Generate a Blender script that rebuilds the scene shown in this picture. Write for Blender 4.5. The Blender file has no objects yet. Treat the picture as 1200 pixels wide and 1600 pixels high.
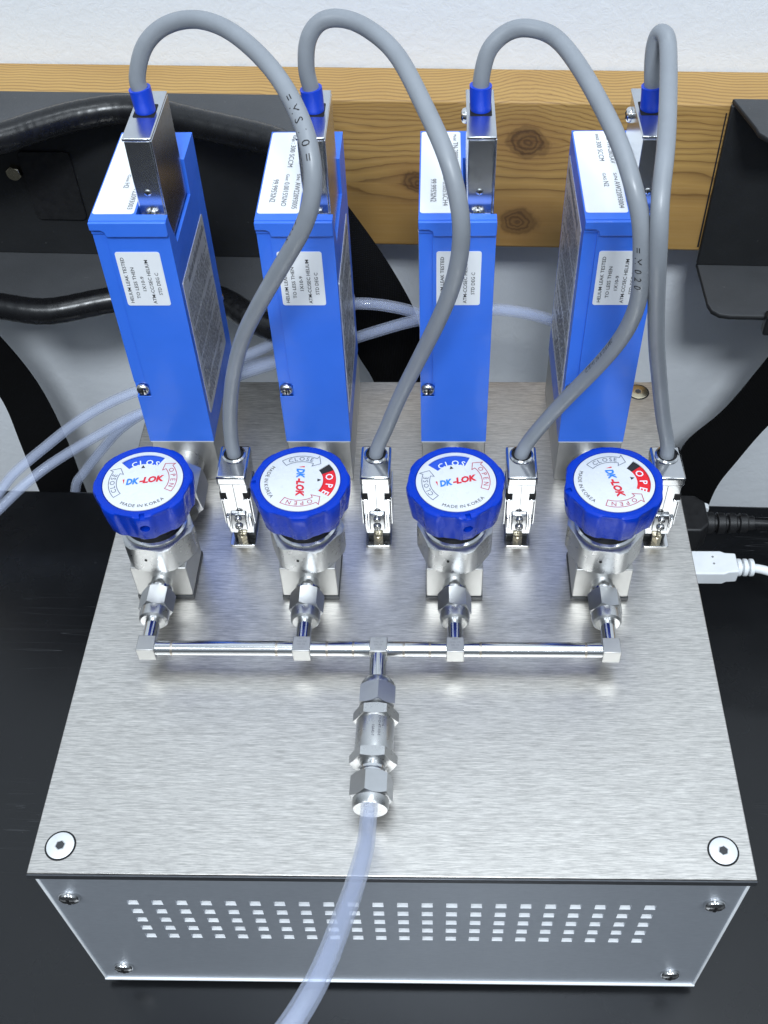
import bpy, bmesh, math, random
from mathutils import Vector, Matrix
R = math.radians
PI = math.pi
random.seed(7)
Z0 = 0.13                      # table top is z = 0, the top of the enclosure is z = Z0
scene = bpy.context.scene
COL = scene.collection

# ------------------------------------------------------------------ camera
cam_d = bpy.data.cameras.new('camera')
cam = bpy.data.objects.new('camera', cam_d)
COL.objects.link(cam)
r_ = Vector((0.9998, 0.0155, -0.0135)); u_ = Vector((-0.0027, 0.7504, 0.6610)); w_ = Vector((-0.0204, 0.6608, -0.7502))
m = Matrix((r_, u_, -w_)).transposed().to_4x4()
m.translation = Vector((0.0171, -0.1559, 0.3844 + Z0))
cam.matrix_world = m
cam_d.sensor_fit = 'VERTICAL'
cam_d.sensor_height = 36.0
cam_d.lens = 1662.4 / 1600 * 36.0
cam_d.shift_x = -48.62 / 1600
cam_d.shift_y = -8.35 / 1600
cam_d.clip_start = 0.01
cam_d.clip_end = 50
scene.camera = cam

# ------------------------------------------------------------------ light
world = bpy.data.worlds.new('World')
scene.world = world
world.use_nodes = True
bgn = world.node_tree.nodes['Background']
bgn.inputs[1].default_value = 1.0
# plain room round the bench: pale ceiling, dimmer walls, dark floor
wn, wl_ = world.node_tree.nodes, world.node_tree.links
wtc = wn.new('ShaderNodeTexCoord'); wsp = wn.new('ShaderNodeSeparateXYZ'); wrp = wn.new('ShaderNodeValToRGB'); wmr = wn.new('ShaderNodeMapRange')
wl_.new(wtc.outputs['Generated'], wsp.inputs[0]); wl_.new(wsp.outputs[2], wmr.inputs[0]); wmr.inputs[1].default_value = -1.0; wmr.inputs[2].default_value = 1.0
wl_.new(wmr.outputs[0], wrp.inputs[0]); wl_.new(wrp.outputs[0], bgn.inputs[0])
wrp.color_ramp.elements[0].position = .38; wrp.color_ramp.elements[0].color = (.035, .038, .042, 1)
wrp.color_ramp.elements[1].position = .95; wrp.color_ramp.elements[1].color = (.52, .60, .68, 1)
we = wrp.color_ramp.elements.new(.55); we.color = (.13, .15, .17, 1)

def area(name, loc, target, sx, sy, energy, col):
    d = bpy.data.lights.new(name, 'AREA')
    d.shape = 'RECTANGLE'; d.size = sx; d.size_y = sy; d.energy = energy; d.color = col
    o = bpy.data.objects.new(name, d); COL.objects.link(o)
    o.location = loc
    o.rotation_euler = (Vector(target) - Vector(loc)).to_track_quat('-Z', 'Y').to_euler()
    return o
LAMP = (0.86, 0.935, 1.0)
area('overhead_lamp', (-1.05, -1.15, 1.95), (0, 0.25, 0.1), 1.2, 0.35, 12, LAMP)
area('overhead_lamp', (0.08, -1.30, 2.0), (0.1, 0.25, 0.1), 0.45, 0.30, 38, LAMP)
area('overhead_lamp', (0.15, 0.0, 2.35), (0.1, 0.05, 0.0), 1.2, 0.45, 9, LAMP)
area('overhead_lamp', (1.15, -0.95, 2.0), (0, 0.25, 0.1), 0.35, 1.2, 7, LAMP)  # unseen fill lamp added on the right

scene.view_settings.view_transform = 'Standard'
scene.view_settings.look = 'None'
scene.view_settings.exposure = 0.05
scene.view_settings.gamma = 1.0
scene.cycles.sample_clamp_indirect = 2.5

# ------------------------------------------------------------------ materials
class NT:
    def __init__(s, name):
        s.m = bpy.data.materials.new(name); s.m.use_nodes = True
        s.t = s.m.node_tree; s.n = s.t.nodes; s.l = s.t.links
        s.b = s.n['Principled BSDF']; s.out = s.n['Material Output']
    def node(s, typ, **kw):
        n = s.n.new(typ)
        for k, v in kw.items(): setattr(n, k, v)
        return n
    def link(s, a, b): s.l.new(a, b)
    def coords(s, scale=(1, 1, 1), rot=(0, 0, 0), loc=(0, 0, 0)):
        tc = s.node('ShaderNodeTexCoord'); mp = s.node('ShaderNodeMapping')
        mp.inputs['Scale'].default_value = scale; mp.inputs['Rotation'].default_value = rot; mp.inputs['Location'].default_value = loc
        s.link(tc.outputs['Object'], mp.inputs[0]); return mp.outputs[0]
    def noise(s, vec, scale, detail=4, rough=.55, dist=0):
        n = s.node('ShaderNodeTexNoise'); n.inputs['Scale'].default_value = scale; n.inputs['Detail'].default_value = detail
        n.inputs['Roughness'].default_value = rough; n.inputs['Distortion'].default_value = dist
        s.link(vec, n.inputs['Vector']); return n.outputs[0]
    def ramp(s, fac, stops):
        n = s.node('ShaderNodeValToRGB'); e = n.color_ramp.elements
        while len(e) < len(stops): e.new(.5)
        for i, (p, c) in enumerate(stops):
            e[i].position = p
            e[i].color = (c, c, c, 1) if not isinstance(c, tuple) else (*c, 1)
        s.link(fac, n.inputs[0]); return n.outputs[0]
    def math(s, op, a, b=None, c=None, clamp=False):
        n = s.node('ShaderNodeMath', operation=op); n.use_clamp = clamp
        for i, v in enumerate((a, b, c)):
            if v is None: continue
            if isinstance(v, (int, float)): n.inputs[i].default_value = v
            else: s.link(v, n.inputs[i])
        return n.outputs[0]
    def mix(s, fac, a, b):
        n = s.node('ShaderNodeMix', data_type='RGBA')
        for i, v in ((0, fac), (6, a), (7, b)):
            if isinstance(v, (int, float)): n.inputs[i].default_value = v
            elif isinstance(v, tuple): n.inputs[i].default_value = (*v, 1)
            else: s.link(v, n.inputs[i])
        return n.outputs[2]
    def bump(s, h, strength=.3, dist=.0005):
        n = s.node('ShaderNodeBump'); n.inputs['Strength'].default_value = strength; n.inputs['Distance'].default_value = dist
        s.link(h, n.inputs['Height']); s.link(n.outputs[0], s.b.inputs['Normal'])
    def set(s, **kw):
        for k, v in kw.items():
            i = s.b.inputs[k.replace('_', ' ')]
            if isinstance(v, (int, float)): i.default_value = v
            elif isinstance(v, tuple): i.default_value = (*v, 1)
            else: s.link(v, i)
        return s

def plain(name, col, rough=.5, metal=0., var=.06, vscale=60, bump=0., bscale=900, coat=0., **kw):
    t = NT(name)
    v = t.coords()
    n = t.noise(v, vscale, 5)
    lo = tuple(max(0, c * (1 - var)) for c in col); hi = tuple(min(1, c * (1 + var)) for c in col)
    t.set(Base_Color=t.ramp(n, [(.3, lo), (.7, hi)]), Metallic=metal)
    n2 = t.noise(v, vscale * 4, 4)
    rv = .04 if metal > .5 else .2
    t.set(Roughness=t.ramp(n2, [(.3, max(.02, rough * (1 - rv))), (.7, min(1, rough * (1 + rv)))]))
    if bump: t.bump(t.noise(v, bscale, 3), bump, .0002)
    if coat: t.set(Coat_Weight=coat, Coat_Roughness=.12)
    t.set(**kw)
    return t.m

def brushed(name, scale, base_lo, base_hi, r_lo, r_hi, bump=.12, aniso=.5, metal=1.0):
    t = NT(name)
    v = t.coords(scale=scale)
    n1 = t.noise(v, 1.0, 6, .7)
    v2 = t.coords(scale=tuple(s * .35 for s in scale), loc=(3, 5, 1))
    n2 = t.noise(v2, 1.0, 3, .6)
    vb = t.coords()
    n3 = t.noise(vb, 14, 3)
    f = t.math('ADD', t.math('MULTIPLY', n1, .78), t.math('MULTIPLY', n2, .22))
    c = t.ramp(f, [(.38, base_lo), (.62, base_hi)])
    t.set(Base_Color=c, Metallic=metal)
    rr = t.math('ADD', t.math('MULTIPLY', t.ramp(f, [(.3, 0.), (.7, 1.)]), r_hi - r_lo), t.math('MULTIPLY_ADD', n3, .08, r_lo - .04))
    t.set(Roughness=rr)
    if aniso:
        t.set(Anisotropic=aniso)
        tg = t.node('ShaderNodeTangent', direction_type='RADIAL', axis='Z')
    t.bump(f, bump, .00025)
    return t.m

M = {}
M['plate'] = brushed('brushed_plate', (165, 4000, 60), (.42, .402, .378), (.83, .798, .752), .27, .44, .14, 0)
M['panel'] = brushed('satin_panel', (260, 30, 900), (.42, .45, .50), (.48, .51, .56), .38, .46, .03, 0, .6)
M['panel_cut_lit'] = plain('lit_panel_cut_edge', (.90, .92, .95), .5, .10)  # pale tone with the light on cut edges painted in
M['steel'] = plain('satin_steel', (.58, .58, .575), .28, 1.0, .05, 120)
M['steel_block'] = plain('machined_steel', (.54, .535, .52), .47, 1.0, .05, 90, .03, 2600)
M['nut'] = plain('nut_steel', (.55, .555, .56), .29, 1.0, .05, 150)
M['tube_steel'] = plain('polished_tube', (.68, .69, .70), .15, 1.0, .04, 200)
M['chrome'] = plain('chrome_plated_zinc', (.60, .605, .615), .12, 1.0, .03, 120, .06, 500)
M['zinc'] = plain('zinc_plated_sheet', (.66, .68, .71), .22, 1.0, .06, 80, .04, 700)
M['screw'] = plain('screw_steel', (.72, .72, .72), .14, 1.0)
M['bright_zinc'] = plain('bright_zinc', (.86, .87, .88), .38, .55, .05, 300)
M['weld'] = plain('heat_tinted_weld', (.52, .47, .41), .30, 1.0, .12, 500)
M['dark_edge'] = plain('dark_reflection_edge', (.10, .105, .115), .35, .8, .1, 200)  # dark table reflection painted into the plate's front edge
M['brass'] = plain('yellow_zinc', (.62, .55, .40), .25, 1.0)
M['blue_paint'] = plain('blue_powder_paint', (.036, .172, .80), .42, 0, .06, 26, .05, 2200, .15)
M['blue_knob'] = plain('blue_plastic', (.0012, .036, .44), .27, 0, .05, 30, .02, 1200, 0, Specular_IOR_Level=.20)
M['blue_rubber'] = plain('blue_sleeve', (.006, .055, .60), .38, 0, .05)
M['paper'] = plain('white_label', (.86, .88, .90), .45, 0, .02)
M['dial'] = plain('dial_face', (.64, .665, .705), .30, 0, .02, coat=.3)
M['foil'] = plain('silver_label', (.66, .67, .70), .30, .35, .04, 60)
M['ink'] = plain('black_ink', (.012, .012, .015), .5, 0, .1)
M['ink_grey'] = plain('faint_ink', (.10, .10, .12), .6, 0, .2, 900)
M['ink_lines'] = plain('fine_grey_print', (.20, .205, .22), .5, 0, .2, 900)
M['ink_etch'] = plain('etched_grey', (.30, .30, .31), .45, .6, .1)
M['ink_slate'] = plain('slate_print', (.09, .11, .16), .5)
M['ink_blue'] = plain('blue_print', (.02, .20, .72), .4)
M['ink_red'] = plain('red_print', (.62, .015, .03), .4)
M['ink_red_thin'] = plain('dark_red_print', (.42, .03, .06), .4)
M['ink_white'] = plain('white_print', (.72, .76, .84), .4)
M['win_blue'] = plain('window_blue', (.012, .075, .55), .35)
M['win_red'] = plain('window_red', (.68, .012, .02), .35)
M['black'] = plain('black_void', (.004, .004, .005), .7)
M['dark_neck'] = plain('black_neck', (.012, .012, .014), .3)
M['pad'] = plain('dark_pad', (.035, .037, .04), .5)
M['cable'] = plain('grey_cable_jacket', (.25, .270, .300), .38, 0, .05, 90, .05, 600)
M['rubber'] = plain('black_rubber', (.007, .007, .008), .28, 0, .2, 60, .15, 500)
M['black_plastic'] = plain('black_plastic', (.012, .012, .013), .38)
M['white_plastic'] = plain('white_plastic', (.78, .80, .82), .35)

def m_table():
    t = NT('black_table_laminate')
    v = t.coords()
    n = t.noise(v, 9, 5)
    sp = t.noise(v, 600, 2)
    c = t.mix(t.ramp(sp, [(.72, 0.), (.80, .35)]), t.ramp(n, [(.3, (.0055, .006, .007)), (.7, (.009, .0095, .011))]), (.10, .10, .11))
    # long hair-line scratches
    s_all = None
    for (ang, sc, seed) in ((.35, 26, 1.0), (-.5, 22, 7.0), (1.2, 30, 13.)):
        vv = t.coords(scale=(sc * .05, sc * 1.6, 1), rot=(0, 0, ang), loc=(seed, seed * 2, 0))
        w = t.noise(vv, 3.0, 2, .5)
        line = t.math('SUBTRACT', 1.0, t.math('MULTIPLY', t.math('ABSOLUTE', t.math('SUBTRACT', w, .5)), 260), clamp=True)
        gate = t.ramp(t.noise(t.coords(loc=(seed * 3, 0, 0)), 7, 2), [(.62, 0.), (.70, 1.)])
        q = t.math('MULTIPLY', line, gate)
        s_all = q if s_all is None else t.math('MAXIMUM', s_all, q)
    c = t.mix(t.math('MULTIPLY', s_all, .14), c, (.30, .31, .33))
    t.set(Base_Color=c, Roughness=t.ramp(n, [(.3, .20), (.7, .32)]), Specular_IOR_Level=.45)
    t.bump(t.noise(v, 1500, 2), .06, .0002)
    return t.m
M['table'] = m_table()

def m_wall():
    t = NT('white_wallpaper')
    v = t.coords()
    a = t.noise(v, 130, 5, .65, .5)
    b = t.noise(v, 420, 3, .6)
    ridges = t.ramp(a, [(.40, 0.), (.58, 1.)])
    h = t.math('ADD', t.math('MULTIPLY', ridges, .5), t.math('MULTIPLY', b, .5))
    n = t.noise(v, 6, 3)
    t.set(Base_Color=t.ramp(n, [(.3, (.77, .80, .84)), (.7, (.81, .835, .865))]), Roughness=.75)
    t.bump(h, .20, .0011)
    return t.m
M['wall'] = m_wall()

def m_wood():
    t = NT('knotty_pine')
    tc = t.node('ShaderNodeTexCoord')
    sep = t.node('ShaderNodeSeparateXYZ'); t.link(tc.outputs['Object'], sep.inputs[0])
    X, Y, Z = sep.outputs
    # warp the grain around the knots
    knots = ((.0663, .0884, .0092), (.0641, .040, .0100), (.0072, .0632, .0075), (.31, .05, .008), (-.28, .07, .007))
    warp = None; core = None; halo = None
    wob = t.math('MULTIPLY', t.math('SUBTRACT', t.noise(t.coords(), 75, 4), .5), .011)
    for kx, kz, kr in knots:
        dx = t.math('SUBTRACT', X, kx); dz = t.math('SUBTRACT', Z, kz)
        d = t.math('SQRT', t.math('ADD', t.math('POWER', t.math('MULTIPLY', dx, .75), 2), t.math('POWER', dz, 2)))
        d = t.math('ADD', d, wob)
        g = t.math('EXPONENT', t.math('MULTIPLY', t.math('POWER', t.math('DIVIDE', d, kr * 2.4), 2), -1))
        wv = t.math('MULTIPLY', t.math('MULTIPLY', g, t.math('SIGN', dz)), kr * 1.2)
        warp = wv if warp is None else t.math('ADD', warp, wv)
        ring = t.math('MULTIPLY_ADD', t.math('SINE', t.math('MULTIPLY', d, 2600)), .16, .60)
        cc = t.math('MULTIPLY', t.math('SUBTRACT', 1.0, t.math('DIVIDE', d, kr), clamp=True), 3.0, clamp=True)
        cc = t.math('MULTIPLY', cc, ring)
        core = cc if core is None else t.math('MAXIMUM', core, cc)
        hh = t.math('EXPONENT', t.math('MULTIPLY', t.math('POWER', t.math('DIVIDE', d, kr * 1.7), 2), -1))
        halo = hh if halo is None else t.math('MAXIMUM', halo, hh)
    n0 = t.noise(t.coords(scale=(4, 1, 14)), 3.0, 3, .5)
    v = t.math('ADD', t.math('SUBTRACT', Z, warp), t.math('MULTIPLY', n0, .020))
    vy = t.math('ADD', v, t.math('MULTIPLY', Y, .55))
    # growth rings: tight near the top edge, broad below
    u = t.math('POWER', t.math('MAXIMUM', t.math('MULTIPLY_ADD', vy, 9.0, -.10), .001), 3.2)
    ph = t.math('MULTIPLY', u, 26.0)
    saw = t.math('FRACT', ph)
    late = t.ramp(saw, [(0., .30), (.45, .0), (.80, .45), (.94, 1.0), (1.0, .3)])
    fine = t.noise(t.coords(scale=(12, 300, 900)), 1.0, 4, .6)
    blot = t.noise(t.coords(scale=(5, 8, 18)), 1.5, 4)
    base = t.ramp(blot, [(.25, (.38, .205, .055)), (.75, (.56, .345, .105))])
    base = t.mix(t.math('MULTIPLY', late, .88), base, (.16, .075, .020))
    base = t.mix(t.math('MULTIPLY', t.ramp(fine, [(.35, 0.), (.75, 1.)]), .22), base, (.52, .36, .15))
    base = t.mix(t.math('MULTIPLY', halo, .60), base, (.20, .088, .028))
    base = t.mix(core, base, (.045, .019, .008))
    t.set(Base_Color=base, Roughness=t.ramp(fine, [(.3, .45), (.7, .62)]))
    t.bump(t.math('ADD', fine, t.math('MULTIPLY', late, -.5)), .22, .0005)
    return t.m
M['wood'] = m_wood()

def m_bracket():
    t = NT('dark_grey_powder_coat')
    v = t.coords()
    n = t.noise(v, 25, 4)
    g = t.noise(v, 700, 3, .6)
    dust = t.ramp(t.noise(v, 330, 2), [(.70, 0.), (.80, 1.)])
    c = t.ramp(n, [(.3, (.012, .0125, .0135)), (.7, (.019, .020, .0215))])
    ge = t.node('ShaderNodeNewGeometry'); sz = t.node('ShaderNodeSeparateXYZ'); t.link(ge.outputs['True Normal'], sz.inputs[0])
    top_light = t.math('MULTIPLY', t.ramp(sz.outputs[2], [(.75, 0.), (.95, 1.)]), t.ramp(n, [(.2, .55), (.8, .85)]))
    c = t.mix(top_light, c, (.085, .088, .094))                       # upward faces painted paler for the light falling on them
    c = t.mix(t.math('MULTIPLY', dust, .35), c, (.16, .16, .16))
    t.set(Base_Color=c, Roughness=.6, Specular_IOR_Level=.3)
    t.bump(g, .35, .0004)
    return t.m
M['bracket'] = m_bracket()

def m_strap():
    t = NT('black_webbing')
    v = t.coords()
    w1 = t.node('ShaderNodeTexWave', wave_type='BANDS', bands_direction='Z'); w1.inputs['Scale'].default_value = 330; w1.inputs['Distortion'].default_value = .6
    w2 = t.node('ShaderNodeTexWave', wave_type='BANDS', bands_direction='X'); w2.inputs['Scale'].default_value = 330; w2.inputs['Distortion'].default_value = .6
    t.link(v, w1.inputs[0]); t.link(v, w2.inputs[0])
    h = t.math('MULTIPLY', w1.outputs[1], w2.outputs[1])
    t.set(Base_Color=t.ramp(h, [(.1, (.0015, .0015, .0018)), (.9, (.010, .010, .011))]), Roughness=.9, Specular_IOR_Level=.15)
    t.bump(h, .6, .0006)
    return t.m
M['strap'] = m_strap()

def m_clear():
    t = NT('clear_tubing')
    t.set(Base_Color=(.74, .80, .96), Roughness=.06, IOR=1.42, Specular_IOR_Level=.8)
    v = t.coords()
    t.bump(t.noise(v, 160, 3), .05, .0006)
    tr = t.node('ShaderNodeBsdfTransparent'); tr.inputs[0].default_value = (.95, .965, 1, 1)
    lw = t.node('ShaderNodeLayerWeight'); lw.inputs[0].default_value = .35
    fac = t.ramp(lw.outputs['Facing'], [(.25, .82), (.95, .48)])     # more plastic in the line of sight towards the rim
    mx = t.node('ShaderNodeMixShader'); t.link(fac, mx.inputs[0])
    t.link(t.b.outputs[0], mx.inputs[1]); t.link(tr.outputs[0], mx.inputs[2]); t.link(mx.outputs[0], t.out.inputs[0])
    return t.m
M['clear'] = m_clear()

# ------------------------------------------------------------------ mesh helpers
class MB:
    def __init__(s): s.v = []; s.f = []
    def add(s, vs, fs):
        o = len(s.v); s.v += [tuple(p) for p in vs]; s.f += [tuple(i + o for i in f) for f in fs]; return s
    def box(s, x0, x1, y0, y1, z0, z1):
        vs = [(x, y, z) for z in (z0, z1) for y in (y0, y1) for x in (x0, x1)]
        return s.add(vs, [(0, 2, 3, 1), (4, 5, 7, 6), (0, 1, 5, 4), (1, 3, 7, 5), (3, 2, 6, 7), (2, 0, 4, 6)])
    def prism(s, poly, axis, a, b):
        """closed 2-D polygon pushed along an axis (poly in the two other axes, in order)"""
        def p3(p, t):
            return {'x': (t, p[0], p[1]), 'y': (p[0], t, p[1]), 'z': (p[0], p[1], t)}[axis]
        n = len(poly)
        vs = [p3(p, a) for p in poly] + [p3(p, b) for p in poly]
        fs = [tuple(range(n))[::-1], tuple(range(n, 2 * n))] + [(i, (i + 1) % n, n + (i + 1) % n, n + i) for i in range(n)]
        return s.add(vs, fs)
    def rings(s, rings, close=True, caps=(True, True)):
        n = len(rings[0]); vs = [p for r in rings for p in r]; fs = []
        for k in range(len(rings) - 1):
            for i in range(n):
                j = (i + 1) % n
                fs.append((k * n + i, k * n + j, (k + 1) * n + j, (k + 1) * n + i))
        if caps[0]: fs.append(tuple(range(n))[::-1])
        if caps[1]: fs.append(tuple(range((len(rings) - 1) * n, len(rings) * n)))
        return s.add(vs, fs)
    def lathe(s, prof, seg=32, c=(0, 0, 0), axis='z', caps=(True, True), rot=0.):
        """profile of (radius, height) turned about an axis"""
        rr = []
        for r, h in prof:
            ring = []
            for i in range(seg):
                a = 2 * PI * i / seg + rot; p, q = r * math.cos(a), r * math.sin(a)
                ring.append({'z': (c[0] + p, c[1] + q, c[2] + h), 'y': (c[0] + p, c[1] + h, c[2] + q), 'x': (c[0] + h, c[1] + p, c[2] + q)}[axis])
            rr.append(ring)
        return s.rings(rr, caps=caps)
    def hexnut(s, af, h0, h1, c, axis, rot=0., ch=.0007, sub=4):
        """hexagon (across flats af) with the rounded corner chamfers a turned nut has"""
        seg = 6 * sub; rc = af / 2 / math.cos(PI / 6)
        def rad(a): return af / 2 / math.cos((a + PI / 6) % (PI / 3) - PI / 6)
        rr = []
        for h, mode in ((h0, 0), (h0 + ch, 1), (h1 - ch, 1), (h1, 0)):
            ring = []
            for i in range(seg):
                a = 2 * PI * i / seg; rd = rad(a)
                hh = h
                if mode: hh = h + (1 if h > (h0 + h1) / 2 else -1) * (ch * .9 - (rd - af / 2) / (rc - af / 2) * ch * .9)
                else: rd = af / 2 * .975
                A = a + rot; p, q = rd * math.cos(A), rd * math.sin(A)
                ring.append({'z': (c[0] + p, c[1] + q, c[2] + hh), 'y': (c[0] + p, c[1] + hh, c[2] + q), 'x': (c[0] + hh, c[1] + p, c[2] + q)}[axis])
            rr.append(ring)
        return s.rings(rr)
    def mesh(s, name, smooth=35):
        me = bpy.data.meshes.new(name); me.from_pydata(s.v, [], s.f); me.validate()
        bm = bmesh.new(); bm.from_mesh(me); bmesh.ops.recalc_face_normals(bm, faces=bm.faces); bm.to_mesh(me); bm.free()
        if smooth:
            for p in me.polygons: p.use_smooth = True
            me.set_sharp_from_angle(angle=R(smooth))
        return me
    def build(s, name, mat, parent=None, bevel=0., seg=2, smooth=35):
        o = bpy.data.objects.new(name, s.mesh(name, smooth)); COL.objects.link(o)
        o.data.materials.append(M[mat])
        if parent: o.parent = parent
        if bevel:
            b = o.modifiers.new('bevel', 'BEVEL'); b.width = bevel; b.segments = seg; b.limit_method = 'ANGLE'; b.angle_limit = R(38)
            b.harden_normals = False
        return o

def cut(o, cutters):
    """boolean-difference the cutters out of an object's mesh, one after another"""
    mat = o.data.materials[0]
    for mb in cutters:
        t = bpy.data.objects.new('cut_target', o.data); COL.objects.link(t)
        c = bpy.data.objects.new('cutter', mb.mesh('cutter', 0)); COL.objects.link(c)
        md = t.modifiers.new('cut', 'BOOLEAN'); md.operation = 'DIFFERENCE'; md.object = c; md.solver = 'EXACT'
        bpy.context.view_layer.update()
        dg = bpy.context.evaluated_depsgraph_get()
        me = bpy.data.meshes.new_from_object(t.evaluated_get(dg))
        bpy.data.objects.remove(t); bpy.data.objects.remove(c)
        o.data = me
    me = o.data; me.materials.clear(); me.materials.append(mat)
    for p in me.polygons: p.use_smooth = True; p.material_index = 0
    me.set_sharp_from_angle(angle=R(35))

def empty(name, loc, label, cat, group=None, rz=0.):
    o = bpy.data.objects.new(name, None); COL.objects.link(o); o.empty_display_size = .02
    o.location = loc; o.rotation_euler.z = rz
    tag(o, label, cat, group); return o
def tag(o, label, cat, group=None):
    o['label'] = label; o['category'] = cat
    if group: o['group'] = group
    return o
def copy_tree(o, parent=None):
    c = o.copy(); COL.objects.link(c); c.parent = parent
    for ch in list(o.children): copy_tree(ch, c)
    return c

def spline(pts, n=8):
    P = [Vector(p) for p in pts]; P = [P[0] * 2 - P[1]] + P + [P[-1] * 2 - P[-2]]
    out = []
    for i in range(1, len(P) - 2):
        for k in range(n):
            t = k / n; a, b, c, d = P[i - 1], P[i], P[i + 1], P[i + 2]
            out.append(.5 * ((2 * b) + (c - a) * t + (2 * a - 5 * b + 4 * c - d) * t * t + (3 * b - a - 3 * c + d) * t ** 3))
    out.append(P[-2]); return out
def relax(pts, it=3):
    P = [Vector(p) for p in pts]
    for _ in range(it): P = [P[0]] + [(P[i - 1] + P[i] * 2 + P[i + 1]) / 4 for i in range(1, len(P) - 1)] + [P[-1]]
    return P
def frames(path):
    T = [(path[min(i + 1, len(path) - 1)] - path[max(i - 1, 0)]).normalized() for i in range(len(path))]
    up = Vector((0, 0, 1)) if abs(T[0].z) < .9 else Vector((1, 0, 0))
    N = [(up - T[0] * up.dot(T[0])).normalized()]
    for i in range(1, len(path)):
        n = N[-1] - T[i] * N[-1].dot(T[i]); N.append(n.normalized())
    return T, N, [t.cross(n) for t, n in zip(T, N)]
def sweep(mb, path, rad, seg=16, caps=(True, True)):
    T, N, B = frames(path)
    rr = []
    for i, p in enumerate(path):
        r = rad(i / (len(path) - 1)) if callable(rad) else rad
        rr.append([p + N[i] * r * math.cos(2 * PI * k / seg) + B[i] * r * math.sin(2 * PI * k / seg) for k in range(seg)])
    mb.rings(rr, caps=caps); return mb

# ---- lettering: glyph outlines laid flat on labels, dials and cables
_tc = {}
def glyphs(txt, shear=0., bold=0., space=1.0):
    key = (txt, shear, bold, space)
    if key in _tc: return _tc[key]
    cu = bpy.data.curves.new('lettering', 'FONT'); cu.body = txt; cu.size = 1.0; cu.shear = shear; cu.offset = bold
    cu.space_character = space; cu.resolution_u = 2; cu.align_x = 'LEFT'
    o = bpy.data.objects.new('lettering', cu); COL.objects.link(o)
    dg = bpy.context.evaluated_depsgraph_get()
    me = bpy.data.meshes.new_from_object(o.evaluated_get(dg))
    vs = [(v.co.x, v.co.y) for v in me.vertices]; fs = [tuple(p.vertices) for p in me.polygons]
    bpy.data.objects.remove(o); bpy.data.curves.remove(cu); bpy.data.meshes.remove(me)
    w = max([v[0] for v in vs] or [0]); lo = min([v[0] for v in vs] or [0])
    _tc[key] = (vs, fs, lo, w); return _tc[key]
CAP = .69
def flat_text(mb, txt, org, du, dv, cap, width=None, align='l', shear=0., bold=0., space=1.0):
    """cap height in metres; du = reading direction, dv = up direction of the letters"""
    vs, fs, lo, w = glyphs(txt, shear, bold, space)
    s = cap / CAP; sx = s if width is None else width / max(w - lo, 1e-6)
    off = {'l': -lo, 'c': -(lo + w) / 2, 'r': -w}[align]
    org, du, dv = Vector(org), Vector(du), Vector(dv)
    mb.add([org + du * ((x + off) * sx) + dv * (y * s) for x, y in vs], fs); return mb
def arc_text(mb, txt, r, a_mid, cap, z, inward=False, bold=0., space=1.0, spread=1.0):
    """letters round a circle; clockwise with tops outward, or anticlockwise with tops inward"""
    adv = []
    for ch in txt:
        if ch == ' ': adv.append(cap * .45); continue
        vs, fs, lo, w = glyphs(ch, 0, bold); adv.append((w - lo) * cap / CAP + cap * .28)
    adv = [a * spread for a in adv]
    tot = sum(adv); pos = -tot / 2
    for ch, a in zip(txt, adv):
        mid = pos + a / 2; pos += a
        if ch == ' ': continue
        if inward:
            ang = a_mid + mid / r
            up = Vector((-math.cos(ang), -math.sin(ang), 0)); rd = Vector((-math.sin(ang), math.cos(ang), 0))
            o = Vector((math.cos(ang) * r, math.sin(ang) * r, z))
        else:
            ang = a_mid - mid / r
            up = Vector((math.cos(ang), math.sin(ang), 0)); rd = Vector((math.sin(ang), -math.cos(ang), 0))
            o = Vector((math.cos(ang) * r, math.sin(ang) * r, z))
        flat_text(mb, ch, o, rd, up, cap, align='c', bold=bold)
    return mb
def cable_text(mb, txt, path, s0, a0, cap, r, flip=False, bold=0.):
    """printed letters wrapped on a cable: s0 metres along it, a0 round it"""
    T, N, B = frames(path)
    S = [0.]
    for i in range(1, len(path)): S.append(S[-1] + (path[i] - path[i - 1]).length)
    vs, fs, lo, w = glyphs(txt, 0, bold, 1.15)
    k = cap / CAP; out = []
    for x, y in vs:
        d = (x - lo) * k * (-1 if flip else 1); s = s0 + d; h = -(y * k - cap / 2) * (-1 if flip else 1)
        i = 0
        while i < len(S) - 2 and S[i + 1] < s: i += 1
        t = (s - S[i]) / max(S[i + 1] - S[i], 1e-9)
        p = path[i].lerp(path[i + 1], t); n = N[i].lerp(N[i + 1], t); b = B[i].lerp(B[i + 1], t)
        a = a0 + h / r
        out.append(p + (n * math.cos(a) + b * math.sin(a)).normalized() * (r + .00008))
    mb.add(out, fs); return mb
def rrect(x0, x1, y0, y1, r, n=4):
    out = []
    for cx, cy, a in ((x1 - r, y1 - r, 0), (x0 + r, y1 - r, 90), (x0 + r, y0 + r, 180), (x1 - r, y0 + r, 270)):
        for i in range(n + 1):
            t = R(a + 90 * i / n); out.append((cx + r * math.cos(t), cy + r * math.sin(t)))
    return out
def stroke(mb, pts, w, z):
    n = len(pts); P = [Vector((p[0], p[1])) for p in pts]; vi = []; vo = []
    for i in range(n):
        d1 = (P[i] - P[i - 1]).normalized(); d2 = (P[(i + 1) % n] - P[i]).normalized()
        n1 = Vector((-d1.y, d1.x)); n2 = Vector((-d2.y, d2.x)); b = n1 + n2
        b = b / max(b.length_squared, .25) * 2 if b.length > 1e-6 else n1
        vi.append((*(P[i] - b * w / 2), z)); vo.append((*(P[i] + b * w / 2), z))
    mb.add(vi + vo, [(i, (i + 1) % n, n + (i + 1) % n, n + i) for i in range(n)]); return mb

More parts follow.
